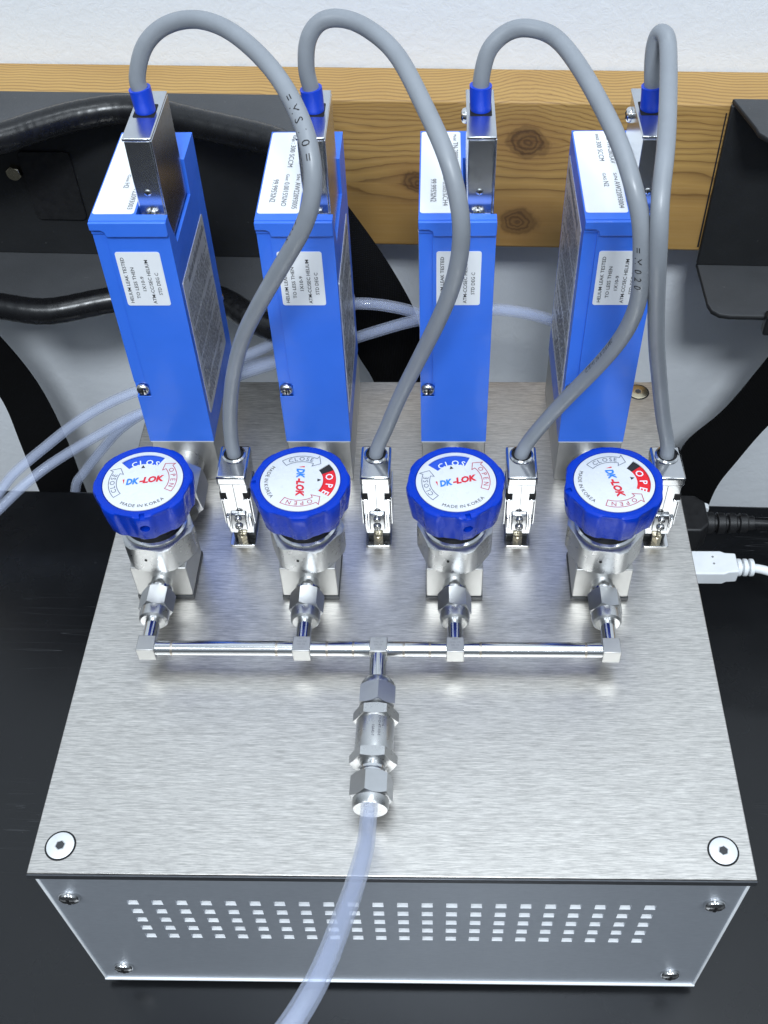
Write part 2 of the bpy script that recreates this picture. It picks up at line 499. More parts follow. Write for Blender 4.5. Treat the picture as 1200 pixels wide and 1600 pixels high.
def pan_screw(mb, c, axis, r, h, sgn=1):
    """domed head with a cross recess"""
    prof = [(r, 0), (r, h * .35), (r * .9, h * .72), (r * .66, h * .93), (r * .30, h)]
    mb.lathe([(a, sgn * b) for a, b in prof], 24, c, axis)
def cross(mb, c, axis, r, h, sgn=1):
    a, b = r * .55, r * .13; t0, t1 = sgn * (h * .55), sgn * (h * 1.03)
    pts = [(-b, -a), (b, -a), (b, -b), (a, -b), (a, b), (b, b), (b, a), (-b, a), (-b, b), (-a, b), (-a, -b), (-b, -b)]
    if axis == 'y': mb.prism([(c[0] + p, c[2] + q) for p, q in pts], 'y', c[1] + t0, c[1] + t1)
    elif axis == 'z': mb.prism([(c[0] + p, c[1] + q) for p, q in pts], 'z', c[2] + t0, c[2] + t1)
    else: mb.prism([(c[1] + p, c[2] + q) for p, q in pts], 'x', c[0] + t0, c[0] + t1)
def screw(c, axis, r, h, parent, sgn=1, mat='screw', name='screw'):
    a = MB(); pan_screw(a, c, axis, r, h, sgn); o = a.build(name, mat, parent)
    b = MB(); cross(b, c, axis, r, h, sgn); b.build('cross_recess', 'black', o)
    return o

# ================================================================== SETTING
def structure(o): o['kind'] = 'structure'; return o
BG = -0.037                                     # the wall runs slightly askew to the instrument
def bgp(x, y, z):                               # wall frame -> world
    c, s = math.cos(BG), math.sin(BG)
    return (c * x - s * y, .40 + s * x + c * y, z + Z0)
w = MB().box(-1.6, 1.6, 0, .05, -.9, 2.2).build('wall', 'wall'); w.location = (0, .40, Z0); w.rotation_euler.z = BG; structure(w)
tb = MB().box(-.9, .9, -.62, 0, -.03, 0).build('table', 'table', bevel=.002); tb.location = (0, .3045, 0); tb.rotation_euler.z = -.026; structure(tb)

# ---- the pine board screwed to the wall
bd = MB().box(-.75, .75, -.036, -.0006, .0225, .1115).build('wooden_board', 'wood', bevel=.0016, seg=3)
bd.location = (0, .40, Z0); bd.rotation_euler.z = BG
tag(bd, 'knotty pine board fixed horizontally along the white wall', 'board')
ln = MB().add([(.1660, -.0362, .1068), (.1667, -.0362, .1068), (.1672, -.0362, .0255), (.1662, -.0362, .0255)], [(0, 1, 2, 3)]).build('pencil_line', 'ink', bd)

# ---- wall brackets (folded sheet with two flanges)
def fpoly(front, x0, x1, yb):                   # flange outline: back edge at yb, front edge polyline (x descending)
    return [(x0, yb), (x1, yb)] + front
def bracket(name, label, x0, x1, top_front, low_front, zt, zb, trim):
    e = empty(name, (0, .40, Z0), label, 'bracket', 'cylinder brackets screwed to the board', BG)
    yb, yf = -.0364, -.0394
    MB().prism([(x0, zb + .003), (x1, zb + .003), (x1, zt - .003), (x0, zt - .003)], 'y', yf, yb).build('back_plate', 'bracket', e, .0006)
    MB().prism(fpoly(top_front, x0, x1, yb), 'z', zt - .003, zt).build('top_flange', 'bracket', e, .0010, 3)
    MB().prism(fpoly(low_front, x0, x1, yb), 'z', zb, zb + .003).build('lower_flange', 'bracket', e, .0010, 3)
    return e
tl = [(-.041, -.090), (-.0524, -.0850), (-.0632, -.0760), (-.1042, -.0600), (-.1366, -.0480), (-.1618, -.0540), (-.1813, -.0660), (-.1974, -.0780), (-.225, -.0900), (-.34, -.0930)]
ll = [(-.041, -.1030), (-.0600, -.1020), (-.0796, -.0930), (-.1026, -.0745), (-.130, -.0700), (-.1656, -.0780), (-.1974, -.0890), (-.2266, -.0850), (-.34, -.0930)]
lb = bracket('cylinder_bracket', 'dark grey steel cradle bracket with black rubber edge trim, mounted on pine board', -.34, -.041, tl, ll, .1140, .0115, True)
for pts, zc in ((tl, .1120), (ll, .0130)):
    path = relax(spline([(x, y - .0025, zc) for x, y in pts[:-1]], 14), 6)
    nseg = len(path) - 1
    mb = MB(); sweep(mb, path, lambda t: 0.0074 * (1 + .012 * math.sin(t * nseg * 1.9)), 18)
    mb.build('rubber_trim', 'rubber', lb, smooth=60)
MB().prism(rrect(-.2105, -.1815, .0390, .0815, .003), 'y', -.0412, -.0394).build('hole_patch', 'black', lb, .0004)  # black patch put in place of the hole in the plate
MB().hexnut(.0075, -.0040, 0, (-.2150, -.0394, .0690), 'y', R(10), .0006).build('bolt', 'brass', lb)
tr = [(.36, -.0765)] + [(.1850, -.0765), (.1790, -.0750), (.1755, -.0700), (.1745, -.0640)]
lr = [(.36, -.0850), (.1800, -.0850), (.1745, -.0840), (.1705, -.0805), (.1690, -.0750)]
rb = bracket('cylinder_bracket', 'bare dark grey steel bracket without edge trim, holding a slanting black strap', .1675, .36, tr, lr, .1150, .0125, False)
MB().prism(rrect(.1985, .30, -.0900, -.0835, .0015), 'z', .0060, .0190).build('strap_clip', 'black_plastic', rb, .001)

# ---- webbing straps
def strap(label, L, Rr, n=8):
    l = relax(spline(L, n), 4); r = relax(spline(Rr, n), 4)
    mb = MB(); th = .0016; nx = 6; top = []; bot = []
    for i in range(len(l)):
        t = (l[min(i + 1, len(l) - 1)] - l[max(i - 1, 0)]); nn = t.cross(r[i] - l[i]).normalized() * th
        row = [l[i].lerp(r[i], k / nx) for k in range(nx + 1)]
        top.append(row); bot.append([p - nn for p in row])
    rr = [a + b[::-1] for a, b in zip(top, bot)]
    mb.rings(rr)
    o = mb.build('webbing_strap', 'strap', smooth=50)
    o.location = (0, .40, Z0); o.rotation_euler.z = BG
    return tag(o, label, 'strap', 'loose straps of the cylinder brackets')
strap('black webbing strap bending over and hanging beside the end of the trimmed bracket',
      [(-.060, -.042, .066), (-.046, -.062, .062), (-.033, -.080, .045), (-.031, -.086, .018), (-.027, -.081, -.02), (-.019, -.072, -.05), (-.012, -.062, -.10), (-.004, -.056, -.22)],
      [(-.045, -.042, .072), (-.030, -.060, .066), (-.007, -.074, .038), (.0085, -.078, .005), (.0105, -.074, -.024), (.0105, -.070, -.05), (.020, -.062, -.10), (.030, -.056, -.22)])
strap('black webbing strap slanting down from the bare grey bracket past the power plug',
      [(.228, -.079, .012), (.2215, -.060, -.022), (.2035, -.050, -.087), (.1815, -.050, -.123), (.186, -.050, -.167), (.189, -.045, -.24)],
      [(.268, -.079, -.004), (.249, -.060, -.060), (.2345, -.050, -.097), (.2205, -.050, -.1335), (.2105, -.050, -.169), (.213, -.045, -.24)])
strap('black webbing strap hanging straight from the trimmed bracket behind the clear tubes',
      [(-.285, -.080, .012), (-.278, -.062, -.040), (-.2705, -.050, -.092), (-.2700, -.050, -.1345), (-.2705, -.050, -.1835), (-.271, -.048, -.25)],
      [(-.255, -.080, .012), (-.2500, -.062, -.0275), (-.2420, -.050, -.080), (-.2365, -.050, -.1325), (-.2362, -.050, -.1785), (-.236, -.048, -.25)])

# ================================================================== ENCLOSURE
W, D, H = .135, .272, .1235
enc = empty('metal_enclosure', (0, 0, 0), 'brushed steel instrument enclosure with a perforated front, standing on the black table', 'enclosure')
tp = MB().box(-W, W, .0008, D, Z0 - .0028, Z0).build('top_plate', 'plate', enc, .00035)
MB().box(-W, W, 0, .0008, Z0 - .0036, Z0 - .0004).build('front_edge', 'dark_edge', tp, .0002)
zb = Z0 - H
YP = .0030
# front panel with 22 x 5 real square openings
xs = []; ncol, nrow = 22, 5; px, pz, hw, hh = .00971, .0091, .0044, .0044
x_first, z_first = -.1050, Z0 - .0310
MBp = MB(); T = .0020
x_lo, x_hi, z_lo, z_hi = -.1336, .1336, zb, Z0 - .0068
xe = [x_lo]; 
for i in range(ncol): xe += [x_first + i * px, x_first + i * px + hw]
xe.append(x_hi)
ze = [z_lo]
for j in range(nrow)[::-1]: ze += [z_first - j * pz - hh, z_first - j * pz]
ze.append(z_hi)
hole = lambda i, j: i % 2 == 1 and j % 2 == 1
nx_, nz_ = len(xe), len(ze)
vid = lambda i, j, k: (k * nz_ + j) * nx_ + i
vs = [(x, YP + k * T, z) for k in (0, 1) for z in ze for x in xe]
fs = []
for j in range(nz_ - 1):
    for i in range(nx_ - 1):
        if hole(i, j):
            continue
        fs.append((vid(i, j, 0), vid(i + 1, j, 0), vid(i + 1, j + 1, 0), vid(i, j + 1, 0)))
        fs.append((vid(i, j, 1), vid(i, j + 1, 1), vid(i + 1, j + 1, 1), vid(i + 1, j, 1)))
fp = MBp.add(vs, fs).build('front_panel', 'panel', enc, smooth=20)
mbc = MB(); mbj = MB()                                       # cut edges: sills painted pale as if lit, jambs in panel tone
for j in range(nz_ - 1):
    for i in range(nx_ - 1):
        if not hole(i, j): continue
        x0, x1, z0, z1 = xe[i], xe[i + 1], ze[j], ze[j + 1]
        q = [(x0, z0), (x1, z0), (x1, z1), (x0, z1)]
        for a in range(4):
            p, n_ = q[a], q[(a + 1) % 4]
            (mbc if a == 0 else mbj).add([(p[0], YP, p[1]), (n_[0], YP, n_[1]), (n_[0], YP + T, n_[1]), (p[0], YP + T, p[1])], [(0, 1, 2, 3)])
mbc.build('vent_sills', 'panel_cut_lit', fp, smooth=0); mbj.build('vent_jambs', 'panel', fp, smooth=0)
MB().box(x_lo - .0012, x_lo, YP - .0006, YP + T, z_lo, z_hi).box(x_hi, x_hi + .0012, YP - .0006, YP + T, z_lo, z_hi).box(x_lo - .0012, x_hi + .0012, YP - .0010, YP + T, z_lo - .0013, z_lo).build('panel_rim', 'panel_cut_lit', fp, .0003)
MB().box(-.1330, -.1315, YP + T, D - .002, zb, Z0 - .0028).build('side_panel', 'panel', enc)
MB().box(.1315, .1330, YP + T, D - .002, zb, Z0 - .0028).build('side_panel', 'panel', enc)
MB().box(-.1315, .1315, D - .0035, D - .002, zb, Z0 - .0028).build('back_panel', 'panel', enc)
MB().box(-.1315, .1315, YP + T, D - .0035, zb - .001, zb + .0005).build('bottom_plate', 'black', enc)
MB().box(-.1320, .1320, YP + .0006, YP + .0016, Z0 - .0068, Z0 - .0028).build('gap_shade_strip', 'black', enc)  # black strip painting the shade between plate and panel
MB().box(-.1315, .1315, .0075, .0095, zb + .0005, Z0 - .0028).build('inner_dark_sheet', 'black', enc)  # black sheet painting the dark of the interior behind the vents
for sx in (-1, 1):
    for yy in (.030, .240):
        MB().lathe([(.0085, 0), (.0095, .0005), (.0085, zb - .001)], 24, (sx * .108, yy, 0)).build('foot', 'black_plastic', enc)
for x, z in ((-.1262, -.0272), (.1250, -.0280), (-.1225, -.1080), (.1212, -.1090)):
    screw((x, YP, Z0 + z), 'y', .0043, .0026, enc, -1, name='panel_screw')
def flat_screw(x, y, mat):
    mb = MB().lathe([(.0052, 0), (.0052, .0003), (.0047, .0005)], 32, (x, y, Z0)); o = mb.build('countersunk_screw', mat, enc)
    MB().lathe([(.0059, .00012), (.0052, .00014)], 32, (x, y, Z0), caps=(False, False)).build('countersink', 'black', o)
    MB().lathe([(.0018, .00052), (.0018, .0006)], 6, (x, y, Z0), rot=.3).build('hex_socket', 'pad', o)
    mb2 = MB(); stroke(mb2, [(x + .0019 * math.cos(a * PI / 3 + .3), y + .0019 * math.sin(a * PI / 3 + .3)) for a in range(6)], .0003, Z0 + .00062); mb2.build('socket_edge', 'screw', o)
flat_screw(-.1247, .0115, 'bright_zinc'); flat_screw(.1243, .0118, 'bright_zinc'); flat_screw(.1235, .2640, 'brass'); flat_screw(-.1235, .2640, 'brass')

# panel sockets the plate-side plugs sit on
HX = (-.0733, -.0100, .0545, .1186)
for hx in HX:
    s_ = MB().prism(rrect(hx - .0060, hx + .0060, .1575, .1815, .0012), 'z', Z0 + .0001, Z0 + .0011).build('connector_socket', 'screw', enc, .0002)
    MB().box(hx - .0052, hx + .0052, .1645, .1800, Z0 + .0011, Z0 + .0058).build('socket_shell', 'pad', s_, .0003)
    MB().hexnut(.0042, 0, .0050, (hx, .1605, Z0 + .0011), 'z', .0, .0003).build('standoff', 'brass', s_)

# ================================================================== FLOW CONTROLLERS
VX = (-.1040, -.0390, .0249, .0895)
mfc_label = ('blue flow controller whose top sticker ends in H2, nearest the clear tubes',
             'blue flow controller whose sticker ends in 99.995%N2 after 0.0015%NO',
             'blue flow controller whose sticker ends in 99.995%N2 after 0.005%CH4',
             'blue flow controller whose top sticker gives the gas N2 alone')
top_text = ((('Model: TN-280SAV', 'S/N: AW22093003'), ('Range 300 SCCM', 'Gas  H2'), None),
            (('Model: TN-280SAV', 'S/N: AW22093005'), ('Range : 300 SCCM', 'Gas: 0.0015%NO'), '99.995%N2'),
            (('Model: TN-280SAV', 'S/N: AW22093006'), ('Range : 300 SCCM', 'Gas: 0.005%CH4'), '99.995%N2'),
            (('MODEL: TN-280SAV', 'S/N  AW22093004'), ('RANGE 300 SCCM', 'GAS  N2'), None))
BW = .01525
def make_mfc():
    e = empty('mass_flow_controller', (0, 0, Z0), 'x', 'flow controller', 'blue mass flow controllers')
    bb = MB().box(-.0150, .0150, .2004, .2660, 0, .0264).build('base_block', 'steel_block', e, .0004)
    cv = MB().box(-BW, BW, .2000, .2665, .0270, .1485).build('cover', 'blue_paint', e, .00075, 3)
    # recess for the plug, V-shaped opening in the side wall, sunk corner strip and screw pocket
    cut(cv, [MB().box(.0026, .0137, .2042, .2450, .128, .16),
             MB().prism([(.2040, .1600), (.2040, .1460), (.2098, .1320), (.2440, .1322), (.2446, .1480), (.2446, .1600)], "x", .0130, .02),
             MB().box(-.03, -.0098, .19, .2008, .0625, .1425),
             MB().box(-.03, -.0088, .19, .2014, .0560, .0640)])
    cv.data.materials.clear(); cv.data.materials.append(M['blue_paint'])
    MB().prism([(-.0153, .1484), (-.0153, .1448), (-.0112, .1448), (-.0098, .1440), (-.0094, .1418), (.0147, .1418), (.0153, .1424), (.0153, .1484)], 'y', .1984, .2000).build('top_lip', 'blue_paint', cv, .0007, 3)
    MB().box(-.0148, -.0090, .1999, .2014, .0548, .0560).build('screw_ledge', 'blue_paint', cv, .0003)
    screw((-.0118, .2014, .0600), 'y', .0031, .0030, e, -1)
    screw((.0126, .2665, .0600), 'y', .0031, .0030, e, 1)
    MB().box(-.0150, .0150, .2000, .2664, .0264, .0270).build('joint_strip', 'dial', e)
    # threaded inlet with its big union nut, and the outlet at the back
    inl = MB().hexnut(.0205, .1730, .1905, (0, 0, .0122), 'y', R(8), .0009).build('inlet_nut', 'nut', e)
    MB().lathe([(.0098, .1690), (.0098, .1730)], 28, (0, 0, .0122), 'y').build('nut_collar', 'steel', inl)
    MB().lathe([(.0080, .1900), (.0080, .2005)], 28, (0, 0, .0122), 'y').build('inlet_gland', 'steel', e)
    MB().hexnut(.0150, .2660, .2790, (0, 0, .0122), 'y', R(30), .0008).build('outlet_nut', 'nut', e)
    # stickers
    fl = MB().prism(rrect(-.0082, .0098, .1075, .1340, .0010), 'y', .1998, .2000).build('front_sticker', 'paper', e)
    t = MB()
    for i, (s, wd, z0) in enumerate((('HELIUM LEAK TESTED', .0225, .1090), ('TO LESS THEN', .0155, .1112), ('1X10-9', .0072, .1150), ('ATM-CC/SEC HELIUM', .0218, .1085), ('STD DEG C', .0110, .1130))):
        flat_text(t, s, (-.0052 + i * .00315, .19970, z0), (0, 0, 1), (-1, 0, 0), .00140, wd, bold=.005)
    t.build('lettering', 'ink', fl, smooth=0)
    for sd in (1, -1):
        X = sd * BW
        y0, y1, z0, z1 = (.2040, .2560, .0410, .1155) if sd > 0 else (.2070, .2640, .0440, .1390)
        sl = MB().prism(rrect(y0, y1, z0, z1, .0015), 'x', X, X + sd * .0002).build('side_sticker', 'foil', e)
        t = MB(); rnd = random.Random(3 + sd)
        def bar(ya, yb, z, h):
            xx = X + sd * .00028
            t.add([(xx, ya, z), (xx, yb, z), (xx, yb, z + h), (xx, ya, z + h)], [(0, 1, 2, 3)])
        zz = z1 - .007; k = 0
        while zz > z0 + .003:
            hgt = .0030 if k == 0 else .0008
            yy = y0 + (.0035 if k % 7 else .010); end = y1 - .003 - (rnd.random() * .022 if k % 3 else 0)
            while yy < end:
                ln_ = rnd.uniform(.0012, .0042); bar(yy, min(yy + ln_, end), zz, hgt); yy += ln_ + rnd.uniform(.0005, .0010)
            zz -= .0048 if k == 0 else (.0017 if (k % 9) else .0036); k += 1
        t.build('printed_lines', 'ink_lines', sl, smooth=0)
    MB().prism(rrect(-.0147, .0018, .2045, .2655, .0012), 'z', .1485, .1487).build('top_sticker', 'paper', e)
    return e
proto = make_mfc()
mfcs = []
for i in range(4):
    e = proto if i == 0 else copy_tree(proto)
    e.location = (VX[i], 0, Z0); e['label'] = mfc_label[i]; mfcs.append(e)
for i, e in enumerate(mfcs):
    st = [c for c in e.children if c.name.startswith('top_sticker')][0]
    l1, l2, l3 = top_text[i]; t = MB(); zt = .14885
    for xr, (a, b) in ((-.0012, l1), (-.0056, l2)):
        for txt, yy in ((a, .2630), (b, .2325)):
            head, tail = txt.split(' ', 1)
            flat_text(t, head, (xr, yy, zt), (0, -1, 0), (1, 0, 0), .0013, .0052)
            flat_text(t, tail.strip(), (xr - .0002, yy - .0062, zt), (0, -1, 0), (1, 0, 0), .0021, min(.0190, .0019 * len(tail.strip())))
    if l3: flat_text(t, l3, (-.0106, .2285, zt), (0, -1, 0), (1, 0, 0), .0023, .0165)
    t.build('lettering', 'ink_grey', st, smooth=0)

# ================================================================== VALVES
KR = .0206; DR = .0164
def ann(mb, r0, r1, a0, a1, z, n=20):
    vs = []; fs = []
    for i in range(n + 1):
        a = R(a0 + (a1 - a0) * i / n); vs += [(r0 * math.cos(a), r0 * math.sin(a), z), (r1 * math.cos(a), r1 * math.sin(a), z)]
    fs = [(2 * i, 2 * i + 1, 2 * i + 3, 2 * i + 2) for i in range(n)]
    mb.add(vs, fs); return mb
def arrow_pts(r0, r1, tail, head, n=10):
    sg = 1 if head > tail else -1; hd = head - sg * 13; P = []
    pol = lambda r, a: (r * math.cos(R(a)), r * math.sin(R(a)))
    e = (r1 - r0) * .22
    for i in range(n + 1): P.append(pol(r1 - e, tail + (hd - tail) * i / n))
    P.append(pol(r1 + e * .2, hd + sg * 1)); P.append(pol((r0 + r1) / 2, head)); P.append(pol(r0 - e * .2, hd + sg * 1))
    for i in range(n + 1): P.append(pol(r0 + e, hd + (tail - hd) * i / n))
    return P
val_label = ('blue valve knob showing CLOS, above the elbow end of the steel manifold',
             'blue valve knob showing red OPE, above a tee of the steel manifold',
             'blue valve knob showing CLOS, above a tee of the steel manifold',
             'blue valve knob showing red OPE, above the elbow end of the steel manifold')
def make_valve():
    e = empty('shutoff_valve', (0, 0, Z0), 'x', 'valve', 'blue-knobbed shut-off valves')
    MB().box(-.0126, .0126, .1270, .1530, 0, .0024).build('mounting_pad', 'pad', e, .0002)
    MB().box(-.0123, .0123, .1275, .1525, .0024, .0218).build('body_block', 'steel_block', e, .0004)
    bn = MB().hexnut(.0298, .0218, .0372, (0, .1400, 0), 'z', R(22), .0016, 5).build('bonnet_nut', 'steel', e)
    MB().lathe([(.0138, .0366), (.0136, .0384), (.0126, .0390), (.0122, .0388)], 40, (0, .1400, 0)).build('bonnet_ring', 'tube_steel', bn)
    MB().lathe([(.0006, 0), (.0005, .0006)], 10, (-.0030, .12508, .0300), 'y').build('vent_hole', 'black', bn)
    MB().lathe([(.0112, .0380), (.0112, .0500)], 36, (0, .1400, 0)).build('stem_housing', 'dark_neck', e)
    # outlet port and its union nut
    MB().lathe([(.0046, .1278), (.0046, .1248), (.0056, .1240), (.0056, .1205), (.0050, .1195)], 28, (0, 0, .0122), 'y').build('outlet_port', 'tube_steel', e)
    un = MB().hexnut(.0128, .1112, .1212, (0, 0, .0122), 'y', R(20), .0008).build('union_nut', 'nut', e)
    MB().lathe([(.0063, .1114), (.0064, .1090), (.0061, .1066), (.0052, .1058), (.0034, .1060)], 32, (0, 0, .0122), 'y').build('nut_collar', 'steel', un)
    MB().lathe([(.0045, .1525), (.0045, .1700)], 24, (0, 0, .0122), 'y').build('inlet_port', 'steel', e)
    return e
def make_knob():
    seg = 160; NF = 8
    def rad(a, depth):
        f = .5 + .5 * math.cos(NF * (a + PI / 2 + PI / NF)); f = min(1, max(0, (f - .18) / .64)); f = f * f * (3 - 2 * f)
        return KR * (1 - depth * 1.45 * f)
    prof = [(.0000, .905, .035), (.0006, .925, .042), (.0090, .985, .046), (.0122, 1.0, .046), (.0141, 1.0, .040), (.0150, .985, .020), (.0155, .950, .0), (.0156, .900, 0.), (.0153, .815, 0.), (.0143, .812, 0.), (.0143, .02, 0.)]
    rr = [[(rad(2 * PI * i / seg, d) * s * math.cos(2 * PI * i / seg), rad(2 * PI * i / seg, d) * s * math.sin(2 * PI * i / seg), h) for i in range(seg)] for h, s, d in prof]
    mb = MB(); mb.rings(rr)
    k = mb.build('knob', 'blue_knob', None, smooth=40)
    a = R(-90)
    c = MB(); path = [Vector((0, -KR * 1.1, .0082)), Vector((0, -KR * .80, .0082))]; sweep(c, path, .0021, 20)
    cut(k, [c, MB().box(-.0011, .0011, -KR * 1.1, -KR * .885, .0142, .02)])
    k.data.materials.clear(); k.data.materials.append(M['blue_knob'])
    return k
def make_dial(state):
    d = MB().lathe([(DR, 0), (DR, .0004), (DR * .985, .0005)], 72).build('dial', 'dial', None, smooth=30)
    sec = MB(); lo = MB(); r0, r1, a0, a1 = DR * .57, DR * .90, 52, 128
    ring = []
    n = 20
    poly = [(r1 * math.cos(R(a0 + (a1 - a0) * i / n)), r1 * math.sin(R(a0 + (a1 - a0) * i / n))) for i in range(n + 1)] + [(r0 * math.cos(R(a1 - (a1 - a0) * i / n)), r0 * math.sin(R(a1 - (a1 - a0) * i / n))) for i in range(n + 1)]
    cut(d, [MB().prism(poly, 'z', -.001, .002)])
    d.data.materials.clear(); d.data.materials.append(M['dial'])
    ann(MB(), DR * .5, DR * .95, 50, 130, -.00028).build('window_disc', 'win_blue' if state == 'c' else 'win_red', d, smooth=0)
    t = MB()
    if state == 'c': arc_text(t, 'CLOS', DR * .585, R(86), DR * .165, -.00018, spread=.92, bold=.014)
    else: arc_text(t, 'OPE', DR * .645, R(82), DR * .185, -.00018, spread=1.25, bold=.014)
    t.build('window_lettering', 'ink_white', d, smooth=0)
    if state == 'o':
        ann(MB(), DR * .55, DR * .95, 114, 130, -.00020, 6).build('window_edge', 'ink', d, smooth=0)
    zt = .00062
    t = MB(); stroke(t, arrow_pts(DR * .58, DR * .93, 214, 138), DR * .016, zt); arc_text(t, 'CLOSE', DR * .695, R(180), DR * .125, zt); t.build('close_arrow', 'ink_slate', d, smooth=0)
    t = MB(); stroke(t, arrow_pts(DR * .58, DR * .93, -34, 42), DR * .018, zt); arc_text(t, 'OPEN', DR * .695, R(0), DR * .125, zt, spread=1.3); t.build('open_arrow', 'ink_red_thin', d, smooth=0)
    t = MB(); arc_text(t, 'MADE IN KOREA', DR * .90, R(270), DR * .095, zt, inward=True); t.build('origin_lettering', 'ink', d, smooth=0)
    t = MB(); flat_text(t, 'DK', (-DR * .42, -DR * .09, zt), (1, 0, 0), (0, 1, 0), DR * .185, DR * .33, shear=.22, bold=.05); t.build('brand_lettering', 'ink_blue', d, smooth=0)
    t = MB(); flat_text(t, '-LOK', (-DR * .085, -DR * .09, zt), (1, 0, 0), (0, 1, 0), DR * .185, DR * .62, shear=.22, bold=.05)
    t.add([(-DR * .50, DR * .10, zt), (-DR * .455, DR * .10, zt), (-DR * .475, -DR * .06, zt)], [(0, 1, 2)]); t.build('brand_lettering', 'ink_red', d, smooth=0)
    MB().add([(-DR * .05, DR * .43, zt), (DR * .05, DR * .43, zt), (0, DR * .53, zt)], [(0, 1, 2)]).build('pointer', 'ink', d, smooth=0)
    return d
vproto = make_valve(); kproto = make_knob(); dials = {'c': make_dial('c'), 'o': make_dial('o')}
vs_ = [vproto] + [copy_tree(vproto) for _ in range(3)]; ks_ = [kproto] + [copy_tree(kproto) for _ in range(3)]
ds_ = [dials['c'], dials['o'], copy_tree(dials['c']), copy_tree(dials['o'])]
for i, (st, rot) in enumerate((('c', 9), ('o', -87), ('c', 14), ('o', -76))):
    e = vs_[i]
    e.location = (VX[i], 0, Z0); e['label'] = val_label[i]
    k = ks_[i]
    k.parent = e; k.location = (0, .1400, .0488); k.rotation_euler.z = R(rot)
    dd = ds_[i]
    dd.parent = e; dd.location = (0, .1400, .0488 + .01502); dd.rotation_euler.z = R(rot)

# ================================================================== MANIFOLD
MY, MZ = .0927, .0122
XC = -.0070
mf = empty('gas_manifold', (0, MY, Z0), 'polished steel tube manifold with square elbows and tees joining the four valves', 'manifold')
def tube_y(x, y0, y1, r=.00318):
    return MB().lathe([(r, y0 - MY), (r, y1 - MY)], 28, (x, 0, MZ), 'y')
blocks = [(VX[0], 'elbow_block'), (VX[1], 'tee_block'), (XC, 'tee_block'), (VX[2], 'tee_block'), (VX[3], 'elbow_block')]
for i, (x, nm) in enumerate(blocks):
    b = MB().box(x - .0037, x + .0037, -.0037, .0037, MZ - .0037, MZ + .0038).build(nm, 'steel_block', mf, .0003)
    if nm == 'tee_block':
        t = MB()
        for k, s in enumerate(('DMT', '316L 1/4', 'S9L 7A', '11A1')):
            flat_text(t, s, (x, .0022 - k * .0015, MZ + .00388), (1, 0, 0), (0, 1, 0), .0008, align='c')
        t.build('etched_lettering', 'ink_etch', b, smooth=0)
    if i < 4:
        x2 = blocks[i + 1][0]
        MB().lathe([(.00318, x + .0037), (.00318, x2 - .0037)], 28, (0, 0, MZ), 'x').build('header_tube', 'tube_steel', mf)
        for xx in (x + .0105, x2 - .0105):
            MB().lathe([(.00319, xx - .0005), (.00322, xx), (.00319, xx + .0005)], 28, (0, 0, MZ), 'x', caps=(False, False)).build('weld_bead', 'weld', mf)
    if x != XC: tube_y(x, MY + .0037, .1062).build('branch_tube', 'tube_steel', mf)
    else: tube_y(x, .0745, MY - .0037, .0035).build('branch_tube', 'tube_steel', mf)

# ================================================================== CHECK VALVE
cv = empty('check_valve', (XC, .05, Z0 + MZ), 'steel inline check valve with hexagonal ends between manifold and clear hose', 'valve', rz=R(-.9))
def cvp(prof, nm, mat, seg=36, par=None): return MB().lathe([(r, y - .05) for r, y in prof], seg, (0, 0, 0), 'y').build(nm, mat, par or cv)
n1 = MB().hexnut(.0142, .0640 - .05, .0735 - .05, (0, 0, 0), 'y', R(-5), .0009).build('union_nut', 'nut', cv)
cvp([(.0069, .0732), (.0068, .0752), (.0060, .0766), (.0040, .0768)], 'nut_collar', 'steel', par=n1)
cvp([(.0052, .0600), (.0052, .0650)], 'neck', 'tube_steel')
MB().hexnut(.0158, .0578 - .05, .0626 - .05, (0, 0, 0), 'y', R(30), .0005).build('hex_flange', 'steel', cv)
bdy = cvp([(.0074, .0432), (.0076, .0440), (.0076, .0578), (.0074, .0585)], 'body', 'steel', 48)
MB().hexnut(.0162, .0393 - .05, .0438 - .05, (0, 0, 0), 'y', R(30), .0005).build('hex_flange', 'steel', cv)
cvp([(.0050, .0330), (.0050, .0362), (.0056, .0366), (.0056, .0376), (.0050, .0380), (.0050, .0395)], 'neck', 'tube_steel')
n2 = MB().hexnut(.0146, .0250, .0345, (0, -.05, 0), 'y', R(14), .0009).build('union_nut', 'nut', cv)
cvp([(.0070, .0252), (.0070, .0225), (.0064, .0212), (.0036, .0212)], 'nut_collar', 'steel', par=n2)
t = MB()
def wrap(mb0):                                   # lay flat marking on the barrel
    out = MB()
    vs = [(math.sin(x / .0076) * .00766, y, math.cos(x / .0076) * .00766) for x, y, z in mb0.v]
    return out.add(vs, mb0.f)
for k, (s, x, y0) in enumerate((('CV-D-4T-1/3-S', .0016, .0072), ('SUS316', .0032, .0072), ('15A42-7', -.0008, .0028))):
    flat_text(t, s, (x, y0, 0), (0, -1, 0), (1, 0, 0), .0010, bold=.01)
wrap(t).build('etched_lettering', 'ink_grey', bdy, smooth=0)

